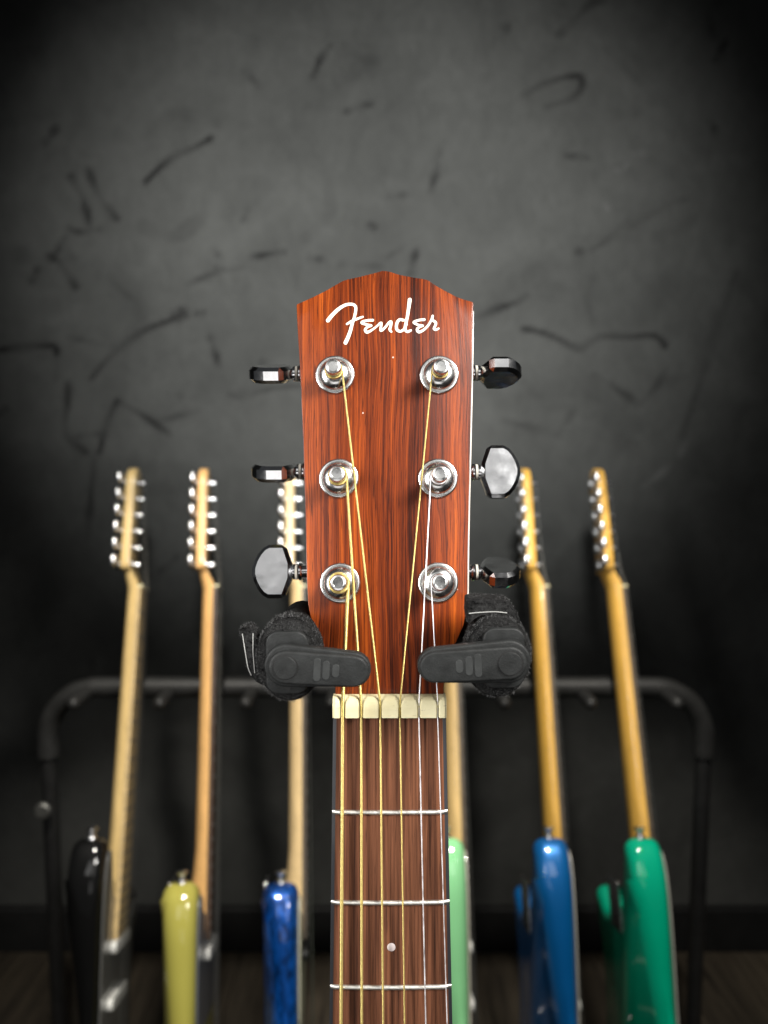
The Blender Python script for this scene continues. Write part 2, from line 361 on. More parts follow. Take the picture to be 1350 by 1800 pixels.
def make_floor():
    me = MB().add([(-6, -3, -.006), (6, -3, -.006), (6, 2, -.006), (-6, 2, -.006)], [(0, 1, 2, 3)]).mesh('floor')
    fl = link('floor', me, plain('dark_subfloor', (.01, .008, .006, 1), .8), None, 'structure', None)
    mats = []
    for i, s_ in enumerate((.8, 1.0, 1.3)):
        mats.append(wood('dark_oak_plank_%d' % i, (.014 * s_, .011 * s_, .008 * s_, 1), (.03 * s_, .024 * s_, .017 * s_, 1), (.05 * s_, .04 * s_, .028 * s_, 1), f1=(90, 6, 90), f2=(500, 25, 500), broad=(18, 2, 18), rough=.42, coat=0))
    rng = random.Random(4)
    for i in range(14):
        x = -1.05 + i * .15
        y = -.4 - rng.random() * .9
        while y < WALL_Y - .02:
            y2 = min(y + 1.2, WALL_Y - .017)
            me = MB().box((x + .0008, y + .0008, -.005), (x + .1492, y2 - .0008, rng.uniform(-.0003, .0004))).mesh('plank')
            link('plank', me, mats[rng.randrange(3)], fl, None, 30); y = y2 if y2 < WALL_Y - .018 else 9
    return fl
make_floor()

# ------------------------------------------------------------------ the acoustic guitar in front
NECK_LEAN = R(3); HEAD_TILT = R(8)
NUTC = at_depth(685, 1258, .2855)                      # where the fretboard face meets the nut
NX = Vector((1, 0, 0)); NX.rotate(Matrix.Rotation(R(-.12), 3, 'Y'))
NU = Vector((0, math.sin(NECK_LEAN), math.cos(NECK_LEAN))); NT_ = Vector((0, -math.cos(NECK_LEAN), math.sin(NECK_LEAN)))
rot = Matrix((NX, -NT_, NU)).transposed()              # local x right, y into the picture, z up the neck
AG = empty('acoustic_guitar', 'reddish brown acoustic guitar neck and headstock with six chrome tuners, held in front', 'guitar', NUTC, rot)
MWi = (Matrix.Translation(NUTC) @ rot.to_4x4()).inverted()
def loc(p): return MWi @ Vector(p)                     # world -> guitar space
NORM = -(rot.to_3x3() @ Vector((0, 1, 0)))
def neckpt(px, py, h=0):                               # photograph point -> guitar space on the plane h in front of the fretboard
    return loc(on_plane(px, py, NUTC + NORM * h, NORM))
# headstock plane in guitar space
ct, st_ = math.cos(HEAD_TILT), math.sin(HEAD_TILT)
H0 = Vector((0, .0030, .0072)); HU = Vector((0, st_, ct)); HN = Vector((0, -ct, st_))
def HS(a, s, h): return H0 + Vector((a, 0, 0)) + HU * s + HN * h
def headpt(px, py, h=0):
    Wp = AG_M @ (H0 + HN * h); Wn = (AG_M.to_3x3() @ HN)
    q = loc(on_plane(px, py, Wp, Wn)) - H0
    return q.x, q.dot(HU)
AG_M = Matrix.Translation(NUTC) @ rot.to_4x4()

HTHICK = .0145
out_px = [(590,1226),(589,1205),(586,1185),(574,1152),(558,1118),(547,1090),(542,1062),(540,1030),(538.5,950),(536,850),(532.5,740),(528,640),(524,570),(522.3,534.5),
 (548,523.3),(574.7,510),(590.7,500.7),(606.7,492.2),(633,486),(660,479.3),(674,475.3),(687,477),(702.7,482),(729.3,487.3),(752,491.3),(766.7,500.7),(788,512.7),(809.3,523.3),(833.5,530.5),
 (832.5,570),(830.5,650),(828,750),(825.5,860),(823.5,960),(822.5,1040),(821.5,1070),(815,1100),(802,1130),(789,1165),(782,1190),(780,1208),(780,1226)]
i0, i1, i2 = 13, 20, 28
out_px = out_px[:i0] + catmull(out_px[i0:i1 + 1], 4)[:-1] + catmull(out_px[i1:i2 + 1], 4) + out_px[i2 + 1:]
hp = [headpt(*p) for p in out_px]
link('headstock', prism(hp, -HTHICK, 0, HS, .0005, 2, name='headstock'), M['head_wood'], AG, None, 25)
head_obj = AG.children[-1] if AG.children else None
head_obj = [o for o in COL.objects if o.name == 'headstock'][0]
# pale strip painting a highlight along the right-hand edge
ep = [headpt(*p) for p in [(834.2,546),(832.8,600),(831,690),(828.8,780),(826.4,870),(824.4,960),(823.4,1040),(822.4,1066)]]
mb = MB(); mb.tube([HS(a - .00005, s, -.0004) for a, s in ep], [.0001, .00032, .00034, .00034, .00034, .00034, .00034, .0001], 8)
mb.build('edge_highlight', M['edge'], head_obj)

# script lettering, inlaid flat on the headstock
LET = [[(78,298,44),(130,235,42),(200,170,38),(270,130,34),(335,122,32),(372,140,32),(380,180,32),(365,260,32),(345,320,34),(320,410,38),(295,480,42),(268,538,44)],
 [(285,335,26),(340,303,28),(400,278,26),(455,258,22)],
 [(562,295,30),(510,297,28),(455,310,30),(445,325,30),(480,338,26),(545,352,28)],
 [(545,352,28),(500,372,28),(482,400,34),(500,424,32),(545,405,26),(600,365,22),(645,325,26),(656,335,26),(648,380,28),(652,406,30),(690,378,26),(740,318,28),(762,314,28),(755,360,30),(745,395,30),(762,418,24)],
 [(895,295,30),(850,290,32),(822,330,34),(820,390,34),(855,415,30),(895,395,28),(925,340,30)],
 [(962,75,44),(950,160,38),(935,260,34),(915,350,34),(912,395,34),(935,418,30),(972,405,26)],
 [(1118,288,30),(1060,295,28),(1012,312,30),(1010,325,28),(1050,345,26),(1100,355,28)],
 [(1100,355,28),(1060,372,26),(1042,395,34),(1060,422,32),(1110,400,28),(1160,350,26),(1195,290,26),(1208,250,28)],
 [(1208,250,28),(1205,290,28),(1240,320,30),(1238,350,28),(1222,385,28),(1240,398,28),(1272,385,22)]]
mb = MB()
for k, st in enumerate(LET):
    c = np.array(catmull(st, 10)); P2 = c[:, :2]; Wd = c[:, 2] / 2 * .93
    T = np.gradient(P2, axis=0); T /= np.maximum(np.linalg.norm(T, axis=1, keepdims=True), 1e-6); Nn = np.stack([-T[:, 1], T[:, 0]], 1)
    L = [P2[i] + Nn[i] * Wd[i] for i in range(len(c))]; Rr = [P2[i] - Nn[i] * Wd[i] for i in range(len(c))]
    cap = lambda i, sg: [P2[i] + Wd[i] * (T[i] * sg * math.sin(a) + Nn[i] * math.cos(a)) for a in np.linspace(0, math.pi, 9)[1:-1]]
    h = .00012 + k * .000006
    to = lambda q: HS(*headpt(565 + q[0] / 6.136, 515 + q[1] / 6.136), h)
    vs = [to(q) for pr in zip(L, Rr) for q in pr]; n = len(c)
    mb.add(vs, [(2 * i, 2 * i + 1, 2 * i + 3, 2 * i + 2) for i in range(n - 1)])
    for i, sg in ((0, -1), (n - 1, 1)):
        ring = [L[i]] + cap(i, sg) + [Rr[i]]
        mb.add([to(q) for q in ring], [tuple(range(len(ring)))])
me = mb.mesh('logo', False)
lo = link('script_logo', me, M['logo'], head_obj, None, None); lo['label'] = 'ivory script lettering across the top of the headstock'

# tuning machines
TUN = [  # washer px, which side, button rotation, tilt
 ((590, 659), -1, 111), ((596.3, 841), -1, 106), ((598.3, 1025), -1, -4), ((773, 659), 1, 84), ((770.5, 841), 1, 0), ((770.5, 1024), 1, 112)]
BTN = [(0, 3.2), (2.7, 10.9), (9.4, 10.9), (11.6, 9.6), (13.4, 7.4), (14.9, 4.6), (15.9, 1.4), (15.9, -1.4), (14.9, -4.6), (13.4, -7.4), (11.6, -9.6), (9.4, -10.9), (2.7, -10.9), (0, -3.2)]
BTNY = [657, 829, 1005, 656, 830, 1006]; EDGEX = [527, 535, 539, 832, 827, 824]; BTNX = [(515, 440), (521, 444), (514, 445), (846, 917), (846, 914), (846, 914)]
posts = []
for i, ((px, py), sd, rho) in enumerate(TUN):
    a, s = headpt(px, py); posts.append((a, s))
    O = HS(a, s, 0); X1 = Vector((1, 0, 0))
    bush = MB().lathe(O, HN, [(7.7e-3, -.0002), (7.75e-3, .0003), (7.6e-3, .0007), (7.2e-3, .0010), (6.75e-3, .0010), (6.55e-3, .0006), (6.4e-3, .0007), (6.2e-3, .0013), (5.6e-3, .0021), (4.7e-3, .0028), (3.9e-3, .0032), (3.5e-3, .0033), (3.3e-3, .0031), (3.2e-3, .0024)], 48)
    bo = bush.build('tuning_machine', M['satin'], AG, None, 50)
    po = MB().lathe(O, HN, [(3.1e-3, .001), (3.1e-3, .0052), (2.75e-3, .0058), (2.6e-3, .0070), (2.75e-3, .0084), (3.1e-3, .0089), (3.1e-3, .0112), (2.8e-3, .0118), (2.1e-3, .0120), (1.9e-3, .0116), (0.0, .0115)], 36)
    po.build('string_post', M['satin'], bo, None, 40)
    # shaft and button sit behind the headstock
    hb = -HTHICK - .0065
    x0 = headpt(EDGEX[i], BTNY[i], hb); xs_ = headpt(BTNX[i][0], BTNY[i], hb); xe = headpt(BTNX[i][1], BTNY[i], hb)
    sb = xs_[1]
    AX = X1 * sd
    base = HS(xs_[0], sb, hb)
    g0 = HS(a, sb, hb)
    dist = abs(xs_[0] - a)
    sh = MB().lathe(g0, AX, [(2.4e-3, .004), (2.6e-3, .0045), (2.6e-3, dist - .0042), (3.3e-3, dist - .0041), (3.5e-3, dist - .0036), (3.5e-3, dist - .0028), (2.9e-3, dist - .0025), (2.4e-3, dist - .0022), (2.4e-3, dist - .0014), (3.1e-3, dist - .0013), (3.1e-3, dist - .0004), (2.2e-3, dist), (2.2e-3, dist + .0015)], 24)
    sh.build('button_shaft', M['chrome'], bo, None, 40)
    cl = MB().lathe(g0, AX, [(2.45e-3, dist - .0024), (3.25e-3, dist - .0023), (3.25e-3, dist - .0014), (2.45e-3, dist - .0013)], 24)
    cl.build('washer', plain('nylon_washer_%d' % i, (.55, .53, .46, 1), .5), bo)
    MB().box((a - .0075, s - .010, -HTHICK - .012), (a + .0075, s + .010, -HTHICK - .0003), HS).build('gear_housing', M['chrome'], bo)
    L = abs(xe[0] - xs_[0]) * 1000; k = L / 15.9; ca, sa = math.cos(R(rho)), math.sin(R(rho))
    Q = HU * ca + HN * sa; Nb = HN * ca - HU * sa
    F = lambda e, q, t: base + AX * e + Q * q + Nb * t
    me = prism([(e * k * 1e-3, q * 1e-3) for e, q in BTN], -.0033, .0033, F, .00150, 1, angle=50, name='button')
    link('tuning_button', me, M['button'], bo, None, 20)

# nut: a bone bar filed with six slots
SLOT_PX = [602.5, 635, 668.5, 703, 736.5, 769.5]
slots = [neckpt(x, 1245, .0015).x for x in SLOT_PX]
SR = [.00068, .00053, .00041, .00032, .00025, .00021]
nl, nr = neckpt(585, 1245, .0015).x, neckpt(784.5, 1245, .0015).x
NUT_H = .0073
xs = np.unique(np.concatenate([np.linspace(nl, nr, 90)] + [np.linspace(s - .0035, s + .0035, 29) for s in slots])); xs = xs[(xs >= nl) & (xs <= nr)]
vs_ = [0, .0006, .0016, .0028, .0040, .0050, .0058, .0064, .0070, NUT_H]
verts = []; 
for x in xs:
    for v in vs_:
        t = v / NUT_H
        h = .0030 - .0012 * max(0, t - .55) / .45 - (.0012 if v >= .0070 else 0) * (v - .0064) / .0009
        for s, r in zip(slots, SR):
            d = abs(x - s); wid = r * 1.15 + .0013 * max(0, (t - .60) / .40) ** 2.5
            if d < wid + .0003:
                g = .0018 * min(1, max(0, (wid + .0003 - d) / .0004)); h -= min(g, .0014 if t < .5 else .0010)
        if x - nl < .0005 or nr - x < .0005: h -= .0004
        verts.append((x, -h, v))
nv = len(vs_); nxn = len(xs); mb = MB()
mb.add(verts, [(i * nv + j, i * nv + j + 1, (i + 1) * nv + j + 1, (i + 1) * nv + j) for i in range(nxn - 1) for j in range(nv - 1)])
back = [(x, .0045, v) for x in xs for v in vs_]; o0 = len(mb.v)
mb.add(back, [(i * nv + j, (i + 1) * nv + j, (i + 1) * nv + j + 1, i * nv + j + 1) for i in range(nxn - 1) for j in range(nv - 1)])
for i in range(nxn - 1):
    for j in (0, nv - 1): mb.f.append((i * nv + j, (i + 1) * nv + j, o0 + (i + 1) * nv + j, o0 + i * nv + j))
for i in (0, nxn - 1):
    for j in range(nv - 1): mb.f.append((i * nv + j, i * nv + j + 1, o0 + i * nv + j + 1, o0 + i * nv + j))
mb.build('nut', M['nut'], AG, None, 40)

# fretboard, binding, neck
LEN = .235
fret3 = [neckpt(578.6, 1741), neckpt(793, 1741)]
cx0 = (nl + nr) / 2; hw0 = (nr - nl) / 2; slope = ((fret3[1].x - fret3[0].x) / 2 - hw0) / -fret3[0].z; cxs = ((fret3[1].x + fret3[0].x) / 2 - cx0) / -fret3[0].z
hw = lambda u: hw0 + slope * u                       # u runs down the neck
cxx = lambda u: cx0 + cxs * u
BW = .0013
crown = lambda x, u: -.0005 * (1 - ((x - cxx(u)) / hw(u)) ** 2) + .0002
def slab(inner0, inner1, name, mat, ztop, zbot, n=17):
    mb = MB(); rings = []
    for u in np.linspace(.0001, LEN, 25):
        x0, x1 = inner0(u), inner1(u)
        top = [(x, crown(x, u) + ztop, -u) for x in np.linspace(x0, x1, n)]
        rings.append([Vector(p) for p in top + [(x1, zbot, -u), (x0, zbot, -u)]])
    return mb.ringloft(rings).build(name, mat, AG, None, 40)
slab(lambda u: cxx(u) - hw(u) + BW, lambda u: cxx(u) + hw(u) - BW, 'fretboard', M['fretboard'], 0, .0058)
slab(lambda u: cxx(u) - hw(u), lambda u: cxx(u) - hw(u) + BW - .00003, 'binding', M['binding'], .00004, .0060, 4)
slab(lambda u: cxx(u) + hw(u) - BW + .00003, lambda u: cxx(u) + hw(u), 'binding', M['binding'], .00004, .0060, 4)
rings = []
for u in np.linspace(-.004, LEN, 22):
    w_ = hw(max(u, 0)) - .0003; c = cxx(u); d = .0145 + .012 * abs(u) / .2
    rings.append([Vector((c + w_ * math.cos(t), .0061 + d * math.sin(t), -u)) for t in np.linspace(0, math.pi, 25)])
MB().ringloft(rings).build('neck', M['mahogany'], AG, None, 40)
# volute joining neck and headstock
rings = []
for t in np.linspace(0, 1, 9):
    c = Vector((cx0, .0065, .003)).lerp(HS(cx0, .028, -HTHICK * .55), t); w_ = hw0 * (1 - .04 * t) - .0006; d = .0145 * (1 - t) + .0095 * t
    rings.append([c + Vector((w_ * math.cos(q), d * math.sin(q), 0)) for q in np.linspace(0, math.pi, 21)])
MB().ringloft(rings).build('volute', M['mahogany'], AG, None, 40)
# frets
for n_ in range(1, 7):
    u = .648 * (1 - 2 ** (-n_ / 12)); 
    mb = MB(); rings = []
    w_ = hw(u) - .0001
    for q in np.linspace(-1, 1, 21):
        x = cxx(u) + q * w_; k = 1 - max(0, abs(q) - .955) / .045 * .75
        y0 = crown(min(max(x, cxx(u) - hw(u)), cxx(u) + hw(u)), u)
        rings.append([Vector((x, y0 + .0002 - .0011 * k * math.sin(t), -u + .00095 * math.cos(t))) for t in np.linspace(0, math.pi, 9)])
    mb.ringloft(rings).build('fret', M['fret_metal'], AG, None, 60)
dc = neckpt(687, 1664)
MB().lathe((dc.x, crown(dc.x, -dc.z) + .0006, dc.z), (0, -1, 0), [(.00158, 0), (.00158, .00068), (.0015, .00072)], 24).build('inlay_dot', M['dot'], AG)

# strings
BOT = [(597.5, 599), (635.2, 635), (671.5, 672), (708, 709.3), (744, 746), (780.5, 783)]
side = [2, 1, 0, 3, 4, 5]                               # which machine winds each string
for k in range(6):
    a, s = posts[side[k]]; sd = -1 if side[k] < 3 else 1; r = SR[k]; R0 = .00275 + r
    hk = [.0066, .0068, .0070, .0070, .0062, .0058][k]
    slot = Vector((slots[k], -.0016 - r * .6, .0052)); slot0 = Vector((slots[k], -.0015 - r * .6, -.0002))
    pts = []
    turns = 1.7; n = int(turns * 22); end = 0.0 if sd < 0 else math.pi     # tangent leaves on the inner side
    for i in range(n + 1):
        th = end - sd * (-1) * (turns - i * turns / n) * 2 * math.pi * 1.0
        hh = hk + (1 - i / n) * (2 * r * turns) * .55 - .0006
        q = HS(a, s, 0) + Vector((1, 0, 0)) * (R0 * math.cos(th)) + HU * (R0 * math.sin(th)) + HN * hh
        pts.append(q)
    last = pts[-1]
    for t in np.linspace(0, 1, 14)[1:]: pts.append(last.lerp(slot, t))
    for t in np.linspace(0, 1, 5)[1:]: pts.append(slot.lerp(slot0, t))
    bx = neckpt(BOT[k][1], 1741, .0018); u1 = -bx.z
    sl = (bx.x - slots[k]) / u1
    for u in np.linspace(.006, LEN - .002, 30): pts.append(Vector((slots[k] + sl * u, -.0015 - .0009 * u / .1 - r * .6, -u)))
    MB().tube(pts, r, 10).build('string', M['bronze'] if k < 4 else M['steel'], AG, None, 60)

# ------------------------------------------------------------------ hanger with locking levers
HY = NUTC.y - .0155                                    # front plane of the padded arm ends
hc = at_y(690, 1160, HY + .055)
HG = empty('guitar_hanger', 'black stand hanger with two felt padded arms and locking levers gripping the headstock', 'guitar hanger', (hc.x, hc.y, 0))
def hl(px, py, dy): p = at_y(px, py, HY); return Vector((p.x - hc.x, HY + dy - hc.y, p.z))
MMPX = (at_y(700, 1160, HY) - at_y(600, 1160, HY)).x / 100
def rrect(w_, h_, r, n=6):
    o = []
    for cx_, cz_, a0 in ((w_ - r, h_ - r, 0), (-w_ + r, h_ - r, 90), (-w_ + r, -h_ + r, 180), (w_ - r, -h_ + r, 270)):
        for t in np.linspace(0, 90, n): o.append((cx_ + r * math.cos(R(a0 + t)), cz_ + r * math.sin(R(a0 + t))))
    return o
arms = []
for sd, cpx, rx, ry, plate, hole, pin, tip, rot_ in (
        (-1, (507.5, 1161), 58, 76, (506, 1162.5, 37, 55.5), (508, 1205), (506.5, 1162), (622, 1169), -3.5),
        (1, (876, 1157), 59, 73, (883.5, 1154.5, 36.5, 53.5), (884, 1198), (890, 1155), (763, 1162), 183.2)):
    C0 = hl(*cpx, 0); Yv = Vector((0, 1, 0))
    D = MB().lathe(C0, (0, 1, 0), [(.90, 0), (.955, .0006), (.965, .0014), (.965, .0062)], 72, rx * MMPX, ry * MMPX, (1, 0, 0))
    do = D.build('end_pad', M['felt'], HG, None, 50)
    Bd = MB().lathe(C0, (0, 1, 0), [(.93, .0018), (1.0, .0022), (1.03, .0045), (1.03, .009), (.98, .0105), (.80, .011), (.78, .046), (.72, .048)], 72, rx * MMPX, ry * MMPX, (1, 0, 0))
    bo = Bd.build('padded_arm', M['felt'], HG, None, 50)
    # stray fibres round the rim
    fz = MB(); rng = random.Random(sd + 5)
    for q in range(1500):
        t = rng.random() * 6.283; rr = rng.uniform(.97, 1.03); y = rng.uniform(.0015, .008)
        b = C0 + Vector((math.cos(t) * rr * rx * MMPX, y, math.sin(t) * rr * ry * MMPX))
        o_ = Vector((math.cos(t), rng.uniform(-.9, .3), math.sin(t))) + Vector((rng.uniform(-.9, .9), 0, rng.uniform(-.9, .9)))
        o_ = o_.normalized() * rng.uniform(.0003, .0012); s_ = Vector((-math.sin(t), 0, math.cos(t))) * .00008
        fz.add([b - s_, b + s_, b + o_], [(0, 1, 2)])
    for q in range(1300):
        t = rng.random() * 6.283; rr = rng.uniform(.5, .95) ; b = C0 + Vector((math.cos(t) * rr * rx * MMPX, -.00002, math.sin(t) * rr * ry * MMPX))
        o_ = Vector((rng.uniform(-1, 1), -.4, rng.uniform(-1, 1))).normalized() * rng.uniform(.0002, .0007); s_ = Vector((0, 0, .00005))
        fz.add([b - s_, b + s_, b + o_], [(0, 1, 2)])
    f_ = fz.build('felt_fibres', M['fuzz'], HG, 'stuff', None)
    # plate
    pc = hl(plate[0], plate[1], 0); F = lambda a, b, h, pc=pc: pc + Vector((a, -h, b))
    pl_ = link('cover_plate', prism(rrect(plate[2] * MMPX, plate[3] * MMPX, 21 * MMPX), 0, .0022, F, .0006, 3), M['rubber'], HG, None, 30)
    hq = hl(*hole, -.0023); MB().lathe(hq, (0, -1, 0), [(5.2 * MMPX, -.0004), (5.2 * MMPX, .00004)], 20).build('screw_hole_shade', M['hole'], pl_)  # flat black disc on the plate, the hole's shade as colour
    # lever
    pn = hl(*pin, 0); tp = hl(*tip, 0)
    ax = (tp - pn); ax.y = 0; ln = ax.length; ax.normalize(); pv = Vector((-ax.z, 0, ax.x)) * (1 if sd < 0 else -1)
    def cap(r0, r1, n=18):
        o = [(r0 * math.cos(t), r0 * math.sin(t)) for t in np.linspace(R(88), R(272), n)]
        return o + [(ln + r1 * math.cos(t), r1 * math.sin(t)) for t in np.linspace(R(-88), R(88), n)]
    FL = lambda a, b, h, pn=pn, ax=ax, pv=pv: pn + ax * a + pv * b + Vector((0, -h, 0))
    lv = link('locking_lever', prism(cap(37.5 * MMPX, 30.5 * MMPX), .0023, .0062, FL,   .0008, 3), M['rubber'], HG, None, 30)
    link('lever_face', prism(cap(29 * MMPX, 27.5 * MMPX), .0061, .0082, FL, .0009, 4), M['rubber'], lv, None, 30)
    MB().lathe(FL(0, 0, .0082), (0, -1, 0), [(22.4 * MMPX, -.0006), (22.4 * MMPX, .00004), (20.2 * MMPX, .00004)], 40).build('groove_shade', M['hole'], lv)  # flat black ring, shade around the pin put in as colour
    MB().lathe(FL(0, 0, .0082), (0, -1, 0), [(20.3 * MMPX, -.0006), (20.3 * MMPX, .00025), (19.3 * MMPX, .0005), (0, .00055)], 40).build('pivot_pin', M['rubber'], lv)
    for off, hh in ((54.5, 20.5), (70, 16.5), (86.5, 11.5)):
        me = prism([(x + off * MMPX, y) for x, y in rrect(6.3 * MMPX, hh * MMPX, 6.2 * MMPX)], .0080, .00838, FL, .00012, 1)
        link('grip_mark', me, M['rubber_mark'], lv, None, 30)
    arms.append(C0)
# straps
def strap(name, poly, y0, y1, seams):
    o = prism([(hl(*p, 0).x, hl(*p, 0).z) for p in poly], 0, 1, lambda a, b, h: (a, HY - hc.y + y0 + (y1 - y0) * h, b), .0006, 2)
    so = link(name, o, M['strap'], HG, None, 30)
    for sm in seams:
        pts = [hl(*p, y0 - .0002) for p in catmull(sm, 6)]
        MB().tube(pts, .00016, 6).build('stitched_seam', M['thread'], so)
    fz = MB(); rng = random.Random(11)
    P2 = catmull(poly, 10, True)
    for q in range(420):
        p = P2[rng.randrange(len(P2))]; b = hl(p[0] + rng.uniform(-2, 2), p[1] + rng.uniform(-2, 2), rng.uniform(y0, y1))
        o_ = Vector((rng.uniform(-1, 1), rng.uniform(-1, .2), rng.uniform(-1, 1))).normalized() * rng.uniform(.0003, .0009); s_ = Vector((.00006, 0, .00004))
        fz.add([b - s_, b + s_, b + o_], [(0, 1, 2)])
    fz.build('felt_fibres', M['fuzz'], so, 'stuff', None)
strap('strap_end', [(416, 1113), (422, 1108), (432, 1107), (441, 1112), (446, 1124), (448, 1140), (450, 1170), (454, 1196), (462, 1212), (448, 1204), (438, 1194), (431, 1178), (426, 1152), (421, 1130)], .0035, .012,
      [[(423, 1118), (428, 1150), (433, 1178), (439, 1192)], [(442, 1117), (442, 1150), (445, 1188)]])
strap('strap_end', [(824, 1059), (842, 1056), (862, 1057), (884, 1058), (900, 1062), (908, 1074), (916, 1090), (918, 1102), (908, 1096), (896, 1088), (876, 1084), (850, 1085), (836, 1092), (826, 1102), (823, 1084)], .0035, .014,
      [[(826, 1082), (848, 1080), (872, 1079), (894, 1081)]])
# yoke, post and round base that carry the arms
yk = [Vector((arms[0].x, .0, arms[0].z)), Vector((arms[0].x + .012, .012, arms[0].z - .004)), Vector((0, .016, arms[0].z - .010)), Vector((arms[1].x - .012, .012, arms[0].z - .004)), Vector((arms[1].x, 0, arms[1].z))]
yk = [Vector((p.x, p.y - .012, p.z)) for p in yk]
MB().tube(catmull([tuple(p) for p in yk], 6), .006, 12).build('yoke', M['black_steel'], HG)
MB().tube([(0, .012, arms[0].z - .008), (0, .016, .5), (0, .016, .012)], .0095, 14).build('post', M['black_steel'], HG)
MB().lathe((0, .016, 0), (0, 0, 1), [(.14, .0005), (.14, .006), (.12, .010), (.02, .014), (.012, .03)], 40).build('base', M['black_steel'], HG)

# ------------------------------------------------------------------ rack
BAR = Vector((0, 1.118, .705))
def bar_px(px, py, y=BAR.y): return at_y(px, py, y)
xl = bar_px(86, 1330).x; xr = bar_px(1236, 1330).x; zc = BAR.z; rc = .078
RK = empty('guitar_rack', 'black tubular guitar rack with foam padded top bar and separators', 'guitar rack', ((xl + xr) / 2, BAR.y, 0))
rk = lambda p: Vector(p) - Vector(((xl + xr) / 2, BAR.y, 0))
path = [(xl, BAR.y, zc - .105)] + [(xl, BAR.y, zc - .09)] + [(xl + rc - rc * math.cos(t), BAR.y, zc - rc + rc * math.sin(t)) for t in np.linspace(0, math.pi / 2, 12)]
path += [(x, BAR.y, zc) for x in np.linspace(xl + rc + .03, xr - rc - .03, 40)]
path += [(xr - rc + rc * math.sin(t), BAR.y, zc - rc + rc * math.cos(t)) for t in np.linspace(0, math.pi / 2, 12)] + [(xr, BAR.y, zc - .09), (xr, BAR.y, zc - .105)]
rng = random.Random(2)
MB().tube([rk(p) for p in path], [.0152 * (1 + rng.uniform(-.04, .04)) for p in path], 20).build('foam_sleeve', M['foam'], RK, None, 60)
for x in (xl, xr):
    MB().tube([rk((x, BAR.y, zc - .10)), rk((x, BAR.y, .3)), rk((x, BAR.y, .012))], .0115, 16).build('upright', M['black_steel'], RK)
    MB().tube([rk((x, BAR.y + .10, .013)), rk((x, BAR.y - .2, .013)), rk((x, BAR.y - .46, .013))], .0125, 14).build('foot', M['black_steel'], RK)
for y, z in ((.80, .052), (1.02, .062)):
    MB().tube([rk((xl, y, z)), rk((0, y, z)), rk((xr, y, z))], .016, 16).build('lower_bar', M['foam'], RK)
    for x in (xl, xr): MB().tube([rk((x, y, .014)), rk((x, y, z))], .010, 12).build('bracket', M['black_steel'], RK)
for i in range(8):
    x = bar_px(128 + i * 151.9, 1235, 1.052).x
    r = .0098
    pts = [rk((x, BAR.y, zc - .004)), rk((x, BAR.y - .03, zc - .004)), rk((x, BAR.y - .055, zc - .003)), rk((x, BAR.y - .064, zc - .003)), rk((x, BAR.y - .069, zc - .003)), rk((x, BAR.y - .072, zc - .003))]
    MB().tube(pts, [r, r, r * 1.02, r * .95, r * .72, r * .25], 16).build('separator', M['foam'], RK, None, 60)
kp = bar_px(80, 1420, BAR.y - .014)
for k, x in ((0, kp.x), ):
    MB().lathe(rk((x, BAR.y - .009, kp.z)), (0, -1, 0), [(.004, 0), (.004, .008), (.011, .009), (.0125, .011), (.0125, .016), (.010, .019), (.0, .0195)], 12).build('lock_knob', M['knob_metal'], RK)

# ------------------------------------------------------------------ electric guitars in the rack, seen edge on
LAM = R(20); NUT_Y, NUT_Z = 1.127, .851
STRAT = [(24,-418),(34,-410),(43,-392),(50,-365),(58,-342),(70,-333),(84,-338),(94,-358),(97,-390),(91,-440),(80,-500),(73,-560),(82,-610),(112,-655),(146,-692),(162,-725),(158,-758),(134,-787),(90,-799),(20,-802),
 (-50,-801),(-110,-790),(-148,-758),(-163,-705),(-155,-655),(-133,-605),(-115,-560),(-110,-515),(-116,-480),(-124,-455),(-124,-436),(-114,-424),(-100,-424),(-84,-434),(-66,-444),(-40,-440),(-10,-428)]
TELE = [(24,-428),(36,-422),(46,-406),(56,-391),(70,-385),(85,-390),(96,-406),(101,-440),(99,-490),(97,-540),(97,-580),(112,-620),(140,-668),(160,-715),(157,-762),(130,-793),(70,-805),(0,-806),
 (-70,-805),(-130,-793),(-157,-762),(-160,-715),(-145,-665),(-122,-620),(-110,-575),(-112,-535),(-124,-495),(-130,-458),(-120,-430),(-95,-422),(-68,-436),(-40,-440),(-10,-434)]
GUARD = [(32,-410),(44,-400),(54,-372),(62,-352),(74,-350),(84,-372),(84,-420),(74,-490),(64,-550),(60,-605),(40,-640),(-60,-690),(-112,-722),(-138,-690),(-112,-620),(-95,-560),(-94,-515),(-104,-475),(-106,-446),(-94,-440),(-70,-456),(-34,-460)]
TGUARD = [(32,-430),(46,-425),(58,-406),(72,-402),(84,-412),(88,-445),(86,-500),(80,-545),(60,-560),(-30,-565),(-80,-560),(-98,-530),(-112,-490),(-118,-455),(-95,-436),(-66,-452),(-34,-460)]
HEADO = [(21,0),(22.5,10),(27,20),(32,30),(33,60),(33.5,120),(33,160),(27,177),(12,185),(-6,181),(-19,166),(-21,146),(-13,126),(-9,104),(-14,74),(-22,44),(-25,22),(-21.5,0)]
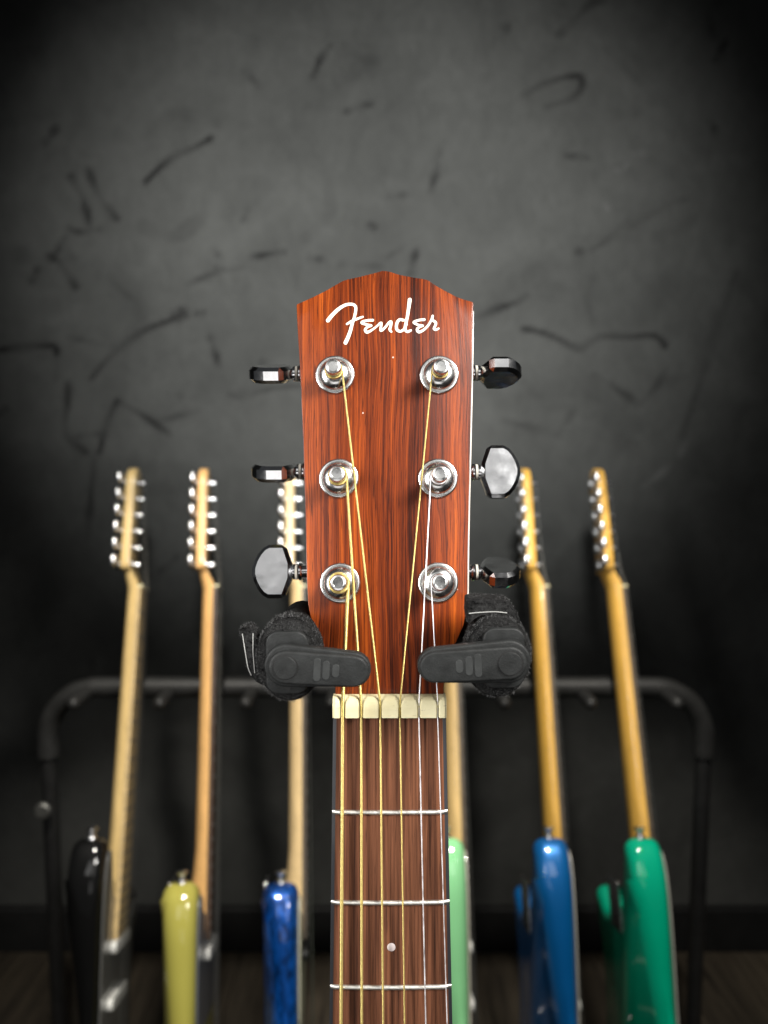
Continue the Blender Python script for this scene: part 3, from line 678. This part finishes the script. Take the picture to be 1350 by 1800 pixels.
def body_mat(name, col, kind):
    k = NT(name)
    if kind == 'sparkle':
        v = k.n('ShaderNodeTexVoronoi'); v.inputs['Scale'].default_value = 1; k.l(k.coord((260, 260, 90)), v.inputs['Vector'])
        f = k.noise((26, 26, 16), 4, .6, 1.0); s_ = k.n('ShaderNodeSeparateColor'); k.l(v.outputs['Color'], s_.inputs[0])
        c = k.ramp(k.math('ADD', k.math('MULTIPLY', s_.outputs[0], .35), k.math('MULTIPLY', f, .75)), [(.35, tuple(x * .3 for x in col[:3]) + (1,)), (.58, col), (.8, tuple(min(x * 1.9 + .01, 1) for x in col[:3]) + (1,))])
        k.set(Base_Color=c, Metallic=.55, Roughness=.38, Coat_Weight=1.0, Coat_Roughness=.04)
    elif kind == 'metallic':
        k.set(Base_Color=k.mix(k.noise((9, 9, 9), 2), tuple(x * .8 for x in col[:3]) + (1,), col), Metallic=.35, Roughness=.38, Coat_Weight=1.0, Coat_Roughness=.05)
    else:
        k.set(Base_Color=k.mix(k.noise((9, 9, 9), 2), tuple(x * .86 for x in col[:3]) + (1,), col), Roughness=.5, Specular_IOR_Level=.05, Coat_Weight=1.0, Coat_Roughness=.05)
    return k.m
def mm(poly): return [(a * .001, b * .001) for a, b in poly]
def electric(label, X0, roll, yaw, shape, bcol, bkind, neckcol, boardcol, guardcol, idx):
    Lx = Vector((0, math.sin(LAM), math.cos(LAM))); Wx = Vector((0, -math.cos(LAM), math.sin(LAM))); Nx = Vector((1, 0, 0))
    rm = Matrix.Rotation(R(roll), 3, Wx)
    Lx, Nx = rm @ Lx, rm @ Nx
    ym = Matrix.Rotation(R(yaw), 3, Lx); Nx, Wx = ym @ Nx, ym @ Wx
    rt = Matrix((Nx, -Wx, Lx)).transposed()                 # local x = face normal, y = away from the camera, z = up the neck
    e = empty('electric_guitar', label, 'guitar', (X0, NUT_Y, NUT_Z), rt, 'electric guitars standing in the rack')
    F = lambda a, b, h: Vector((h, -a, b))
    tele = shape == 'tele'
    mb_ = body_mat('body_paint_%d' % idx, bcol, bkind)
    n1, n2, n3 = [tuple(c * s_ for c in neckcol) + (1,) for s_ in (.72, .95, 1.12)]
    mw = wood('maple_%d' % idx, n1, n2, n3, f1=(160, 160, 14), f2=(900, 900, 60), broad=(30, 30, 8), rough=.3, coat=.5, bump=.03)
    mf = plain('fretboard_wood_%d' % idx, boardcol, .45, 0, .2, .2, 120)
    mg = plain('pickguard_%d' % idx, guardcol, .3, 0, .5, .08)
    # belly cut on the back and forearm cut on the face
    cuts = [((.10, -.46, -.0335), Vector((.35, -.10, -1)).normalized())] if tele else [((.088, -.46, -.0315), Vector((.35, -.19, -1)).normalized())]
    body = link('body', prism(mm(catmull(TELE if tele else STRAT, 9, True)), -.0445, 0, F, .0145, 6, cuts, 13, caponly=True), mb_, e, None, 50)
    link('pickguard', prism(mm(catmull(TGUARD if tele else GUARD, 3, True)), .0002, .0026, F, .0005, 1), mg, e)
    # neck
    rings = []
    for l in np.linspace(.0, -.452, 20):
        w_ = .021 + .007 * (-l / .45); d = .0170 + .0025 * (-l / .45)
        if l < -.37: d += .006 * min(1, (-l - .37) / .04)
        pr = [(w_ * math.cos(t), -.0012 - d * (abs(math.sin(t)) ** .8)) for t in np.linspace(0, math.pi, 17)]
        rings.append([F(a, l, h + .0042) for a, h in pr])
    # swept transition into the headstock
    for k_, (l, lo_, hi_, w_) in enumerate([(.005, -.0150, .0030, .0213), (.011, -.0167, .0012, .0218), (.018, -.0185, -.0030, .0226), (.025, -.0199, -.0062, .0238), (.032, -.0204, -.0078, .0250), (.038, -.0203, -.0080, .0250)]):
        rings.insert(0, [F(w_ * math.cos(t), l, hi_ - (hi_ - lo_) * (abs(math.sin(t)) ** .6)) for t in np.linspace(0, math.pi, 17)])
    MB().ringloft(rings).build('neck', mw, e, None, 60)
    link('headstock', prism(mm([(a, max(b, 26)) for a, b in catmull(HEADO, 3, True) if b > 18]), -.0206, -.0076, F, .0018, 2), mw, e, None, 40)
    fr = []
    for l in np.linspace(0, -.462, 12):
        w_ = .021 + .0072 * (-l / .45)
        fr.append([F(a, l, h) for a, h in ((w_, .0032), (w_, .0084), (w_ * .6, .0092), (0, .0095), (-w_ * .6, .0092), (-w_, .0084), (-w_, .0032))])
    MB().ringloft(fr).build('fingerboard', mf, e)
    MB().box((-.021, .0002, .0034), (.021, .0036, .0112), F).build('nut', M['nut'], e)
    fw = MB()
    for q in range(1, 22):
        l = -.648 * (1 - 2 ** (-q / 12)); w_ = .021 + .0072 * (-l / .45)
        fw.add([F(a, l + t, h) for a in (-w_ - .0003, w_ + .0003) for t, h in ((-.0012, .0086), (-.0007, .0105), (.0007, .0105), (.0012, .0086))], [(0, 1, 5, 4), (1, 2, 6, 5), (2, 3, 7, 6), (0, 3, 2, 1), (4, 5, 6, 7)])
    fw.build('fret_wires', M['knob_metal'], e, 'stuff', None)
    # tuners
    for q in range(6):
        l = .034 + q * .0252; wq = .0155
        t = MB().lathe(F(wq, l, -.0077), (1, 0, 0), [(.0058, 0), (.0058, .0015), (.0048, .0022), (.0030, .003), (.0027, .0085), (.0032, .0090), (.0030, .0108), (.0018, .0114)], 16)
        t.lathe(F(wq, l, -.0205), (-1, 0, 0), [(.0085, 0), (.0085, .006), (.007, .0088), (.002, .0092)], 14)
        to = t.build('tuning_machine', M['dull_chrome'], e, None, 40)
        MB().lathe(F(wq + .006, l, -.0258), (0, -1, 0), [(.0028, 0), (.0028, .018), (.0045, .019), (.0082, .023), (.0088, .028), (.0070, .034), (.003, .0355)], 14, .55, 1.0, (1, 0, 0)).build('tuning_button', M['dull_chrome'], to, None, 50)
    for q in range(6):
        x0 = -.0175 + q * .007; x1 = -.026 + q * .0104; l = .034 + (5 - q) * .0252 if False else .034 + q * .0252
        MB().tube([F(.0155, .034 + (5 - q) * .0252, .0024), F(x1 * .67, .002, .0116), F(x1, -.63, .016)], .00034, 6).build('string', M['knob_metal'], e)
    # strap button on the horn or shoulder
    hb_ = (.070, -.3335) if not tele else (.070, -.3855)
    MB().lathe(F(hb_[0], hb_[1], -.0225), (0, 0, 1), [(.0075, -.001), (.0070, .0015), (.0042, .003), (.0036, .0075), (.0050, .0095), (.0072, .0112), (.0074, .0128), (.0045, .0142), (.001, .0145)], 20).build('strap_button', M['dull_chrome'], e, None, 50)
    link('neck_plate', prism(rrect(.0255, .032, .004), .0002, .0020, lambda a, b, h: F(a, b - .424, -.0445 - h), .0005, 1), M['dull_chrome'], e)
    for b_ in ((-.470, -.535, -.605) if not tele else (-.478, -.62)):
        link('pickup', prism(rrect(.041, .0075, .007), .0024, .0105, lambda a, b, h, b_=b_: F(a, b + b_, h), .001, 1), plain('pickup_cover_%d_%d' % (idx, int(-b_ * 1000)), (.6, .6, .57, 1) if idx != 2 else (.02, .02, .02, 1), .35), e)
    link('bridge', prism(rrect(.038, .022, .003), .0003, .012, lambda a, b, h: F(a, b - .645, h), .001, 1), M['dull_chrome'], e)
    for q in range(2 if tele else 3):
        MB().lathe(F(-.092 - q * .012, -.62 - q * .035, .0024), (1, 0, 0), [(.0105, 0), (.0095, .010), (.0085, .013), (.001, .0135)], 18).build('control_knob', M['dull_chrome'], e, None, 40)
    return e
def nx(px_left): return (px_left - 675) / 1350 * 1.125 + .018
GS = [('glossy black electric guitar at the left end of the rack', nx(215), 1.1, 5, 'strat', (.004, .004, .004, 1), 'plain', (.66, .47, .20), (.50, .36, .17, 1), (.10, .10, .095, 1)),
 ('yellow green electric guitar with pale pickguard beside the black one', nx(348), 2.2, 5, 'tele', srgb(174, 167, 80), 'plain', (.78, .45, .17), (.07, .04, .025, 1), (.13, .14, .155, 1)),
 ('sparkling blue electric guitar with cream pickguard, just left of the acoustic neck', nx(504), 1.7, 4, 'tele', (.001, .075, .36, 1), 'sparkle', (.76, .55, .28), (.09, .07, .05, 1), (.42, .41, .31, 1)),
 ('pale mint green electric guitar half hidden behind the acoustic neck', nx(771), .5, 1, 'strat', srgb(140, 210, 150), 'plain', (.70, .48, .20), (.12, .09, .06, 1), (.45, .42, .36, 1)),
 ('metallic mid blue electric guitar between the mint and the emerald ones', nx(930), .7, 0, 'strat', (.002, .155, .48, 1), 'metallic', (.78, .44, .08), (.11, .085, .06, 1), (.4, .38, .34, 1)),
 ('emerald green electric guitar at the right end of the rack', nx(1067), 1.5, -1, 'strat', srgb(0, 166, 128), 'plain', (.74, .42, .08), (.10, .075, .05, 1), (.35, .34, .3, 1))]
for i, g in enumerate(GS): electric(*g, i)
